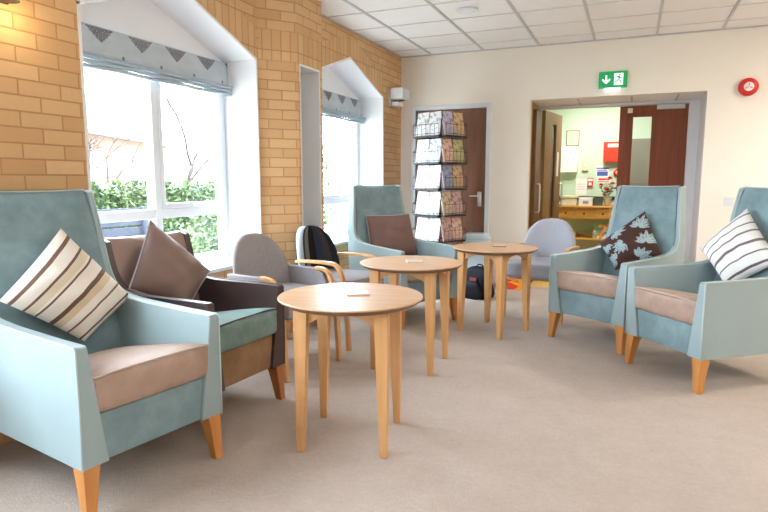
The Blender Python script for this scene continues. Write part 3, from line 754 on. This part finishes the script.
# ------------------------------------------------------------------ armchairs
PROF = [(.335, .205), (.339, .42), (.338, .655), (.328, .664), (.16, .665), (.02, .668)]
ARC_HI = catmull([(.02, .668), (-.18, .674), (-.32, .690), (-.395, .725), (-.435, .80), (-.455, .92), (-.476, 1.08), (-.497, 1.19)], 4)
ARC_LO = catmull([(.02, .664), (-.14, .666), (-.235, .682), (-.30, .73), (-.335, .80), (-.365, .925)], 4)
def armchair(loc, hd, label, kind='teal', group=None):
    hi = kind == 'teal'
    r = empty('armchair', (loc[0], loc[1], 0), R(hd), label, 'armchair', group)
    A_, BK, ST, RL, LG, PP = (TEAL, TEALV, TAUPE, TEALV, WLEG, PIPE) if hi else (BROWN, BROWNB, TEALS, GOLDV, WDARKL, BROWN)
    top = 1.195 if hi else .935
    prof = PROF[:-1]+(ARC_HI if hi else ARC_LO)
    tx = prof[-1][0]
    prof = prof+[(tx-.035, top+.004), (tx-.085, top-.004), (-.55, .80) if hi else (-.43, .70), (-.505, .45) if hi else (-.41, .45), (-.455, .205) if hi else (-.395, .205)]
    HW = .322 if hi else .296; TP = .10 if hi else .03
    for s in (-1, 1):
        b = NB()
        th = lambda z: .108-.060*min(1, max(0, (z-.2)/.44)) if z < .66 else max(.026, .048-.06*(z-.66))
        tp = lambda z: TP*max(0, z-.66)
        O = [b.verts.new((x, s*(HW-tp(z)), z)) for x, z in prof]; I = [b.verts.new((x, s*(HW-tp(z)-th(z)), z)) for x, z in prof]
        n = len(prof)
        for tri in tessellate_polygon([[Vector((x, z, 0)) for x, z in prof]]):
            b.faces.new([O[q] for q in tri]); b.faces.new([I[q] for q in tri][::-1])
        for i in range(n): b.faces.new((O[i], O[(i+1) % n], I[(i+1) % n], I[i]))
        sp = obj('side_panel', b, A_, r, bevel=.015, seg=4)
        pp = NB(); tube(pp, [(x+.001, s*(HW-.001-tp(z)), z) for x, z in prof[:len(prof)-3]], .0042, 6); obj('piping', pp, PP, sp, smooth=2)
    # backrest
    f = [(-.24, .36), (-.32, .55), (-.385, .70), (-.415, .80), (-.435, .90), (-.448, .965), (-.454, .985), (-.465, 1.06), (-.483, 1.14), (-.502, 1.178)] if hi else [(-.19, .36), (-.24, .55), (-.285, .66), (-.315, .74), (-.345, .84), (-.362, .905)]
    tt = f[-1]
    f = f+[(tt[0]-.02, top), (tt[0]-.06, top+.004), (tt[0]-.085, top-.02), (-.54 if hi else -.425, .75), (-.495 if hi else -.40, .45), (-.445 if hi else -.385, .21), (-.25, .21)]
    b = NB(); ny = 14; rs = []
    w0 = HW-.030
    for j in range(ny+1):
        u = 2*j/ny-1; y = w0*u
        rs.append([(x-(.006 if i < len(f)-6 else 0)+(.016*(1-u*u) if i < len(f)-7 else 0)-(.016*(1-u**4) if hi and i in (5, 6) else 0), y-u*TP*max(0, z-.66), z+(0.006*(u*u) if z > top-.05 else 0)) for i, (x, z) in enumerate(f)])
    rings(b, rs)
    bk = obj('backrest', b, BK, r, bevel=.008, seg=2)
    if hi:
        pp = NB(); tube(pp, [(tt[0]-.012, (w0-TP*(top-.66))*(2*j/10-1), top+.002+.006*(2*j/10-1)**2) for j in range(11)], .004, 6); obj('piping', pp, PP, bk, smooth=2)
    # seat rail and cushion
    obj('seat_rail', prism(NB(), [(-.33, .207), (.318, .207), (.322, .395), (-.33, .385)], lambda p, d: (p[0], d, p[1]), -(HW-.085), HW-.085), RL, r, bevel=.006)
    def cush(p):
        k = max(0, (p.x+.1)/.43)
        return Vector((p.x+(.008 if p.x > 0 else 0)*(1-(p.y/.27)**2), p.y, p.z-.115*max(0, .30-p.x)/.6))
    c = obj('seat_cushion', superbox(NB(), -.31, .335, -(HW-.060), HW-.056, .402, .542, .024, 12, cush), ST, r, bevel=.022, seg=4)
    pp = NB(); xx = .338; yy = HW-.066
    tube(pp, [(-.15, -yy, .462), (xx-.02, -yy, .540)]+[(xx+.006*(1-(q/4-1)**2), yy*(q/4-1), .538+.010*(1-(q/4-1)**4)) for q in range(9)]+[(xx-.02, yy, .540), (-.15, yy, .462)], .004, 6); obj('piping', pp, PIPET if hi else PP, c, smooth=2)
    # legs
    for sx, x in ((1, .334), (-1, -.455 if hi else -.395)):
        for s in (-1, 1):
            b = NB(); rs = []
            for k in range(6):
                t = k/5; z = .207*(1-t); w_ = .074-.034*t**.8
                xo = x+sx*(-.002+.006*t) if sx > 0 else x-.04*t**1.5; xi = xo-sx*w_
                yo = s*(HW-.004); yi = yo-s*w_*.92
                q = [(min(xo, xi), min(yo, yi)), (max(xo, xi), min(yo, yi)), (max(xo, xi), max(yo, yi)), (min(xo, xi), max(yo, yi))]
                rs.append([(a_, c_, z) for a_, c_ in q])
            rings(b, rs); obj('leg', b, LG, r, bevel=.003)
    return r
def at(front_right, front_left, inset=.335):
    """chair origin and heading from the two front body corners (chair's right, chair's left)"""
    a, c = Vector(front_right), Vector(front_left); d = (c-a).normalized(); f = Vector((d.y, -d.x)); m_ = (a+c)/2-f*.335
    return (m_.x, m_.y), math.degrees(math.atan2(f.y, f.x))
p, h = at((-1.771, 1.393), (-1.658, 2.032)); armchair(p, h, 'high-backed duck-egg blue armchair with brown striped cushion, nearest at the left')
pB, hB = at((-1.835, 2.165), (-1.79, 2.752)); armchair(pB, hB, 'low-backed dark brown leather armchair with sea-green seat beneath the window', 'brown')
h_ = R(-33); CH3 = (-1.39-.335*cos(h_)+.322*sin(h_), 4.985-.335*sin(h_)-.322*cos(h_)); armchair(CH3, -33, 'high-backed duck-egg blue armchair with plain brown cushion in front of leaflet carousel')
p4, h4 = at((-.57, 4.725), (-.01, 4.41)); armchair(p4, h4, 'high-backed duck-egg blue armchair with leaf-print cushion before the double doors')
p5, h5 = at((.012, 4.235), (.412, 3.745)); armchair(p5, h5, 'high-backed duck-egg blue armchair with grey striped cushion at the right edge')

# ------------------------------------------------------------------ cushions
def cushion(name, c4, thick, mat, label, piping=None, leafy=False, push=.0):
    """c4: the four corners in space, in order round the cushion"""
    C4 = [Vector(c) for c in c4]; ctr = sum(C4, Vector())/4
    nrm = (C4[2]-C4[0]).cross(C4[3]-C4[1]).normalized()
    if nrm.dot(Vector((0, 0, 1.25))-ctr+Vector((0,0,0))) < 0 and (Vector((0, 0, 1.25))-ctr).dot(nrm) < 0: nrm = -nrm
    ctr2 = ctr+nrm*push
    r = empty(name, ctr2, 0, label, 'cushion')
    N = 84 if leafy else 30
    b = NB(); uvl = b.loops.layers.uv.new('uv'); G = {}
    for s in (1, -1):
        for i in range(N+1):
            for j in range(N+1):
                u, v = i/N, j/N; a, c = 2*u-1, 2*v-1
                pin = .035
                u2 = .5+.5*a*(1-pin*(1-c*c)); v2 = .5+.5*c*(1-pin*(1-a*a))
                p = (C4[0]*(1-u2)*(1-v2)+C4[1]*u2*(1-v2)+C4[2]*u2*v2+C4[3]*(1-u2)*v2)-ctr
                h_ = max(0, (1-abs(a)**2.4)*(1-abs(c)**2.4))**.62
                wr = .005*sin(a*9+c*4)*(1-a*a)+.004*sin(c*11-a*3)*(1-c*c)
                if (i in (0, N) or j in (0, N)):
                    if (i, j) not in G: G[i, j] = b.verts.new(p)
                    G[s, i, j] = G[i, j]
                else: G[s, i, j] = b.verts.new(p+nrm*s*(thick/2*h_+wr*h_))
    sprigs = []
    if leafy:
        rr = random.Random(5)
        for cx, cy, an in ((.30, .18, 215), (.70, .16, 200), (.52, .56, 75), (.95, .42, 260), (.08, .66, 300), (.80, .86, 120), (.28, .92, 30)):
            for k in range(-3, 4): sprigs.append((cx, cy, R(an+k*26), .30-.03*abs(k), .042))
    for s in (1, -1):
        for i in range(N):
            for j in range(N):
                ids = ((i, j), (i+1, j), (i+1, j+1), (i, j+1))
                f = b.faces.new([G[s, p_, q] for p_, q in (ids if s > 0 else ids[::-1])])
                for lp, (p_, q) in zip(f.loops, ids if s > 0 else ids[::-1]): lp[uvl].uv = (p_/N, q/N)
                if leafy:
                    u, v = (i+.5)/N, (j+.5)/N
                    for cx, cy, an, L, w_ in sprigs:
                        dx, dy = u-cx, v-cy; al = dx*cos(an)+dy*sin(an); ac = abs(-dx*sin(an)+dy*cos(an))
                        if .015 < al < L and ac < w_*sin(pi*(al/L)**.8) and ac > .003: f.material_index = 1; break
    o = obj('cushion_cover', b, [mat, LEAFC] if leafy else mat, r, smooth=2)
    if piping:
        pp = NB(); pth = []
        for i in range(N): pth.append(G_co(C4, ctr, i/N, 0))
        for i in range(N): pth.append(G_co(C4, ctr, 1, i/N))
        for i in range(N): pth.append(G_co(C4, ctr, 1-i/N, 1))
        for i in range(N+1): pth.append(G_co(C4, ctr, 0, 1-i/N))
        tube(pp, pth, .0045, 6); obj('piping', pp, piping, r, smooth=2)
    return r
def G_co(C4, ctr, u, v, pin=.035):
    a, c = 2*u-1, 2*v-1
    u2 = .5+.5*a*(1-pin*(1-c*c)); v2 = .5+.5*c*(1-pin*(1-a*a))
    return (C4[0]*(1-u2)*(1-v2)+C4[1]*u2*(1-v2)+C4[2]*u2*v2+C4[3]*(1-u2)*v2)-ctr
PIPP = plain('lilac_piping', (186,186,200), .6, var=0)
cushion('striped_cushion', [(-2.433,1.895,1.029),(-2.273,2.135,.671),(-2.25,1.83,.525),(-2.401,1.56,.751)], .19, STR_A, 'cream and brown striped cushion in the nearest left blue armchair', push=.0)
cushion('leather_cushion', [(-2.472,2.479,1.029),(-2.314,2.774,.708),(-2.25,2.49,.53),(-2.401,2.239,.684)], .19, PBROWN, 'dark brown leather cushion with pale piping on the low brown armchair', piping=PIPP)
cushion('plain_cushion', [(-2.293,4.969,.915),(-1.981,5.286,.924),(-1.86,5.235,.53),(-2.21,4.895,.535)], .17, PBROWN3, 'plain brown cushion in the blue armchair by the leaflet carousel', piping=PIPP)
cushion('leaf_print_cushion', [(.101,5.189,1.0),(.237,5.012,.675),(-.096,5.06,.52),(-.24,5.243,.719)], .17, CHOC, 'chocolate cushion with pale leaf print in the blue armchair before the doors', leafy=True)
cushion('striped_cushion', [(.712,4.549,1.064),(.863,4.246,.746),(.607,4.385,.54),(.463,4.668,.77)], .19, STR_5, 'white and grey striped cushion in the rightmost blue armchair')

# ------------------------------------------------------------------ round tables
def table(loc, rz, label, H_=.704, side=.19):
    r = empty('round_table', (loc[0], loc[1], 0), R(rz), label, 'table', None)
    tp = obj('table_top', lathe(NB(), [(.002, H_-.026), (.318, H_-.026), (.338, H_-.012), (.345, H_-.006), (.345, H_-.002), (.343, H_), (.002, H_)], 72), WTOP, r, smooth=False)
    obj('edge_band', lathe(NB(), [(.312, H_-.0275), (.320, H_-.0275), (.3400, H_-.0135), (.3462, H_-.0075), (.335, H_-.0075), (.312, H_-.020)], 72), WEDGE, tp)
    for a in (-1, 1):
        for c in (-1, 1):
            b = NB(); rs = []
            for k in range(7):
                t = k/6; z = (H_-.024)*(1-t); h = .033-.016*t
                cx, cy = a*(side-.006+.012*t), c*(side-.006+.012*t)
                rs.append([(cx-h, cy-h, z), (cx+h, cy-h, z), (cx+h, cy+h, z), (cx-h, cy+h, z)])
            rings(b, rs); obj('leg', b, WTAB, r, bevel=.003)
    for k in range(4):   # arched aprons
        b = NB(); n = 12; L = side-.03; up = []; lo_ = []
        pts = [(-L, H_-.105)]+[(-L+2*L*i/n, H_-.105+.055*(1-abs(2*i/n-1)**2.2)) for i in range(1, n)]+[(L, H_-.105), (L, H_-.024), (-L, H_-.024)]
        prism(b, pts, lambda p, d: (p[0], d, p[1]), side-.012, side+.010)
        b.transform(Matrix.Rotation(pi/2*k, 4, 'Z')); obj('apron', b, WTAB, r)
    return r
table((-1.215, 2.455), 13, 'nearest of the three round oak tables, in front of the brown armchair')
table((-1.345, 3.635), 3, 'middle one of the three round oak tables')
table((-1.018, 4.73), -22, 'farthest of the three round oak tables, beside the grey tub chair')
for (x, y), a, lb in (((-1.20, 2.50), 30, 'square grey coaster on the nearest round table'), ((-1.33, 3.66), 28, 'square grey coaster on the middle round table'), ((-.995, 4.79), 15, 'dark-edged square coaster on the farthest round table')):
    r = empty('coaster', (x, y, .7045), R(a), lb, 'coaster')
    obj('coaster_body', bx(-.055, .055, -.055, .055, 0, .006), WEDGE if 'dark' in lb else COAST, r, bevel=.001); obj('coaster_face', bx(-.052, .052, -.052, .052, .006, .0075), COAST, r)

# ------------------------------------------------------------------ tub chairs
def tubchair(loc, hd, label, fab, panels=True, uvs=False):
    r = empty('tub_chair', (loc[0], loc[1], 0), R(hd), label, 'tub chair')
    # arched wrap-round back
    b = NB(); uvl = b.loops.layers.uv.new('uv'); N, Mz = 20, 18; G = {}
    z0, zs, zt = .36, .58, .885; W2 = .255
    for s in (1, -1):
        for i in range(N+1):
            for j in range(Mz+1):
                v = j/Mz; th = v*pi/2
                if v < .4: z = z0+(zs-z0)*v/.4; w_ = W2
                else:
                    q = (v-.4)/.6*pi/2; z = zs+(zt-zs)*sin(q); w_ = max(.02, W2*cos(q)**.72) if q < pi/2-.01 else .02
                u = 2*i/N-1; y = w_*u
                x = -.235+1.0*y*y*1.3-(z-z0)*.16
                edge = (1-abs(u)**5)*(1-max(0, v-.5)**5*25 if v > .5 else 1); edge = max(0, edge)**.5
                key = (s, i, j)
                if i in (0, N) or j == Mz:
                    if (i, j) not in G: G[i, j] = b.verts.new((x, y, z))
                    G[key] = G[i, j]
                else: G[key] = b.verts.new((x+s*.038*edge, y, z))
    for s in (1, -1):
        for i in range(N):
            for j in range(Mz):
                ids = ((i, j), (i+1, j), (i+1, j+1), (i, j+1))
                f = b.faces.new([G[s, p_, q] for p_, q in (ids if s > 0 else ids[::-1])])
                for lp, (p_, q) in zip(f.loops, ids if s > 0 else ids[::-1]): lp[uvl].uv = (p_/N, q/Mz)
    bm_f = [(G[1, i, 0], G[1, i+1, 0], G[-1, i+1, 0], G[-1, i, 0]) for i in range(N)]
    for q in bm_f:
        try: b.faces.new(list(dict.fromkeys(q)))
        except ValueError: pass
    obj('backrest', b, fab, r, smooth=2)
    fs = GREYW if fab is DSTR else fab
    obj('seat', superbox(NB(), -.24, .27, -.235, .235, .385, .515, .016, 12), fs, r, bevel=.02, seg=3)
    b = NB(); 
    for a in ((-.20, .23, -.235, -.21), (-.20, .23, .21, .235), (.21, .235, -.21, .21), (-.22, -.2, -.235, .235)): box(b, *a, .362, .386)
    obj('seat_frame', b, WTAB, r, bevel=.003)
    for s in (-1, 1):
        y = s*.262
        # one bent piece: arm running forward then turning down into the front leg
        path = catmull(([(-.22, y, .632), (-.10, y, .640)] if not panels else [])+[(.06, y, .640), (.155, y, .625), (.205, y, .55), (.228, y, .42), (.245, y, .25), (.262, y, 0.0)], 5)
        rs = []
        P_ = [Vector(p_) for p_ in path]
        for i, p_ in enumerate(P_):
            d = (P_[min(i+1, len(P_)-1)]-P_[max(i-1, 0)]).normalized(); up = d.cross(Vector((0, 1, 0))).normalized()
            t = i/len(P_); hh = .011+.005*t; ww = .019-.003*t
            rs.append([p_+up*hh+Vector((0, ww, 0)), p_-up*hh+Vector((0, ww, 0)), p_-up*hh-Vector((0, ww, 0)), p_+up*hh-Vector((0, ww, 0))])
        b = NB(); rings(b, rs); obj('arm', b, WTAB, r, bevel=.004)
        b = NB(); rs = []
        for k in range(6):
            t = k/5; z = .5*(1-t); h = .017-.003*t; cx = -.235-.10*t**1.3; cy = s*(.225+.02*t)
            rs.append([(cx-h, cy-h, z), (cx+h, cy-h, z), (cx+h, cy+h, z), (cx-h, cy+h, z)])
        rings(b, rs); obj('leg', b, WTAB, r, bevel=.003)
        if panels:
            pts = [(-.24, .40), (.17, .40), (.185, .46), (.165, .55), (.13, .61), (.06, .642), (-.24, .642)]
            b = NB(); prism(b, pts, lambda p_, d: (p_[0], d, p_[1]), y-.018, y+.018); obj('side_panel', b, fs, r, bevel=.01, seg=3)
    return r
tubchair((-2.13, 3.29), -11.5, 'grey tweed tub chair with upholstered sides behind the nearest table', GREYW)
tubchair((-2.09, 4.034), -8, 'tub chair with dark striped back between grey tub chair and blue armchair', DSTR, panels=False)
tubchair((-.735, 5.46), -99, 'pale lilac-grey tub chair beside the farthest table', LILAC, panels=False)

# ------------------------------------------------------------------ outside
tag(obj('floor_outside', bx(-60, WX-.36, -30, 50, -.3, -.02), plain('pale_paving', (196,194,186), .9, var=.05, vs=1)), kind='structure')
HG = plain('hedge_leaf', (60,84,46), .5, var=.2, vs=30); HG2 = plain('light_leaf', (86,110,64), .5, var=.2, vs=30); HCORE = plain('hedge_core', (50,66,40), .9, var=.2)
def leafbox(name, x0, x1, y0, y1, z0, z1, n, size, label, cat, mats=(HG, HG2), core=True, rnd=None, rounded=0):
    rr = random.Random(n)
    r = empty(name, ((x0+x1)/2, (y0+y1)/2, z0), 0, label, cat); o_ = r.location
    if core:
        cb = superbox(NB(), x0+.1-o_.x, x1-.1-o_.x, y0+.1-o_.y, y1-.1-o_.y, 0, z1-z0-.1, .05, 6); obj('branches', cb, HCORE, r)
    b = NB()
    for _ in range(n):
        x, y, z = rr.uniform(x0, x1), rr.uniform(y0, y1), rr.uniform(z0, z1)
        if core:
            k = rr.random()
            if k < .6: x = x1-abs(rr.gauss(0, .06))
            elif k < .9: z = z1-abs(rr.gauss(0, .06))
            else: y = rr.choice((y0, y1))
        elif rounded:
            a = rr.uniform(0, 2*pi); q = rr.random()**.5; h_ = rr.random()
            k = sin(pi*min(1, .15+h_*.85))**.6
            x = (x0+x1)/2+(x1-x0)/2*q*k*cos(a); y = (y0+y1)/2+(y1-y0)/2*q*k*sin(a); z = z0+(z1-z0)*h_
        leaf(b, (x-o_.x, y-o_.y, z-z0), (rr.gauss(.3, 1), rr.gauss(0, 1), rr.gauss(.3, 1)), size*rr.uniform(.7, 1.3), size*.6, mi=rr.randrange(len(mats)))
    o = obj('foliage', b, list(mats), r, recalc=False); o['kind'] = 'stuff'
    return r
leafbox('hedge', -7.2, -6.2, 3.0, 9.2, -.02, 1.19, 9000, .09, 'clipped green hedge seen through the large left window', 'hedge')
leafbox('shrub', -4.9, -4.2, 5.0, 5.9, -.02, .98, 900, .08, 'loose light green shrub below the transom of the left window', 'shrub', core=False, rounded=1, mats=(HG2, HG))
leafbox('tall_shrub', -6.0, -5.2, 8.9, 10.2, -.02, 2.3, 1700, .11, 'tall leafy shrub seen through the far window', 'shrub', core=False, rounded=1)
bn = empty('garden_bench', (-5.35, 4.6, -.02), R(-8), 'blue slatted garden bench outside below the hedge', 'bench')
BLUEP = plain('blue_paint', (54,62,82), .5, var=.06)
b = NB()
for k in range(4): box(b, -.22+.12*k, -.12+.12*k, -.85, .85, .42, .445)
obj('seat', b, BLUEP, bn)
b = NB()
for k in range(4): box(b, -.27, -.245, -.85, .85, .50+.115*k, .59+.115*k)
obj('backrest', b, BLUEP, bn)
for s in (-.78, .78):
    for x, h_ in ((-.235, .95), (.2, .42)): obj('leg', bx(x-.03, x+.03, s-.03, s+.03, 0, h_), BLUEP, bn)
# bare tree
def tree(loc, seed, h, label):
    rr = random.Random(seed); r = empty('bare_tree', loc, 0, label, 'tree'); b = NB(); bt = NB()
    def grow(p, d, L, rad, dep, bb):
        pts = [p]; q = Vector(p); dd = Vector(d)
        for k in range(4):
            dd = (dd+Vector((rr.gauss(0, .12), rr.gauss(0, .12), rr.gauss(.02, .08)))).normalized(); q = q+dd*L/4; pts.append(q.copy())
        tube(bb, pts, [rad*(1-.13*k) for k in range(5)], 6)
        if dep > 0:
            for _ in range(3 if dep > 1 else 4):
                a = rr.uniform(0, 2*pi); nd = (dd+Vector((cos(a), sin(a), rr.uniform(-.2, .5)))*.75).normalized()
                grow(pts[rr.randrange(2, 5)], nd, L*rr.uniform(.6, .8), rad*.5, dep-1, bt)
    grow(Vector((0, 0, 0)), Vector((.05, .05, 1)), h, .07, 4, b)
    BK_ = plain('bark', (56,46,40), .9, var=.15, vs=10)
    obj('trunk', b, BK_, r, smooth=2); obj('branch', bt, BK_, r, smooth=2)
tree((-7.8, 6.2, -.02), 4, 1.1, 'bare branching tree between the hedge and the pale house')
tree((-8.6, 9.4, -.02), 9, 1.6, 'thin bare tree in front of the pale house, seen through right pane')
# pale brick house across the garden
hs = empty('brick_house', (-16, 12, 0), R(25), 'pale brick house with tiled roof across the garden', 'house')
HB = plain('pale_house_brick', (112,80,66), .9, var=.08, vs=4); HR = plain('roof_tile', (96,84,80), .9, var=.1, vs=8); HW_ = plain('house_window', (30,34,40), .3, var=0)
obj('wall', bx(-3, 0, -9, 11, -.02, 2.9), HB, hs)
b = NB(); prism(b, [(.35, 2.8), (-1.5, 4.6), (-3.35, 2.8)], lambda p, d: (p[0], d, p[1]), -9.4, 11.4); obj('roof', b, HR, hs)
obj('gutter', bx(.36, .46, -9.4, 11.4, 2.78, 2.86), plain('dark_gutter', (30,30,32), .5, var=0), hs)
for k in range(5):
    y = -7.5+3.6*k
    f = NB(); 
    for a in ((0, .05, y-.75, y-.67, 1.0, 2.3), (0, .05, y+.67, y+.75, 1.0, 2.3), (0, .05, y-.04, y+.04, 1.0, 2.3), (0, .05, y-.75, y+.75, 2.24, 2.32), (0, .05, y-.75, y+.75, .96, 1.04)): box(f, *a)
    wf = obj('window', f, WHITE, hs); obj('glazing', bx(.0, .02, y-.67, y+.67, 1.04, 2.24), HW_, wf)

# ------------------------------------------------------------------ light
w = bpy.data.worlds.new('world'); S.world = w; w.use_nodes = True
bg = w.node_tree.nodes['Background']; bg.inputs[0].default_value = (.80, .91, 1.0, 1); bg.inputs[1].default_value = 21.0
def area(name, loc, rot, sx, sy, e, col, portal=False):
    l = bpy.data.lights.new(name, 'AREA'); l.shape = 'RECTANGLE'; l.size = sx; l.size_y = sy; l.energy = e; l.color = col
    if portal: l.cycles.is_portal = True
    o = bpy.data.objects.new(name, l); COL.objects.link(o); o.location = loc; o.rotation_euler = rot
    return o
for w_ in W: area('window_portal', (FX-.12, (w_['y0']+w_['y1'])/2, 1.38), (0, R(-90), 0), 1.55, w_['y1']-w_['y0'], 1, (1, 1, 1), True)
# ceiling light panels of the room (out of view) and of the lobby
def panel(x, y, e, col, z=CZ, sx=.58, sy=.58, label=None):
    r = empty('ceiling_light_panel', (x, y, z-.012), 0, label, 'ceiling light', 'flush ceiling light panels out of view')
    m = bpy.data.materials.new('panel_glow'); m.use_nodes = True
    bs = m.node_tree.nodes['Principled BSDF']; bs.inputs['Emission Color'].default_value = (*col, 1); bs.inputs['Emission Strength'].default_value = 4
    b = NB()
    for a in ((-sx/2-.02, sx/2+.02, -sy/2-.02, -sy/2), (-sx/2-.02, sx/2+.02, sy/2, sy/2+.02), (-sx/2-.02, -sx/2, -sy/2, sy/2), (sx/2, sx/2+.02, -sy/2, sy/2)): box(b, *a, -.006, .012)
    obj('frame', b, WHITE, r); obj('diffuser', bx(-sx/2, sx/2, -sy/2, sy/2, 0, .008), m, r)
    area('ceiling_lamp', (x, y, z-.025), (0, 0, 0), sx, sy, e, col)
WARM = (1, .88, .74); NEU = (1, .96, .91)
for x, y, c, e in ((2.6, 5.2, WARM, 58), (2.6, 2.0, WARM, 30), (3.8, 3.6, WARM, 34), (.6, .2, NEU, 8), (2.4, -1.4, NEU, 12)):
    panel(x, y, e, c, label='square flush ceiling light panel over the room')
panel(-.5, 8.9, 40, (1, .95, .84), 2.6, label='square flush light panel in the lobby ceiling')

S.view_settings.view_transform = 'Standard'; S.view_settings.look = 'None'; S.view_settings.exposure = 0.24; S.view_settings.gamma = 1
S.view_settings.use_curve_mapping = False
S.cycles.max_bounces = 10; S.cycles.diffuse_bounces = 6; S.cycles.glossy_bounces = 4; S.cycles.transparent_max_bounces = 12
S.cycles.use_denoising = True; S.cycles.sample_clamp_indirect = 6
S.cycles.caustics_reflective = False; S.cycles.caustics_refractive = False
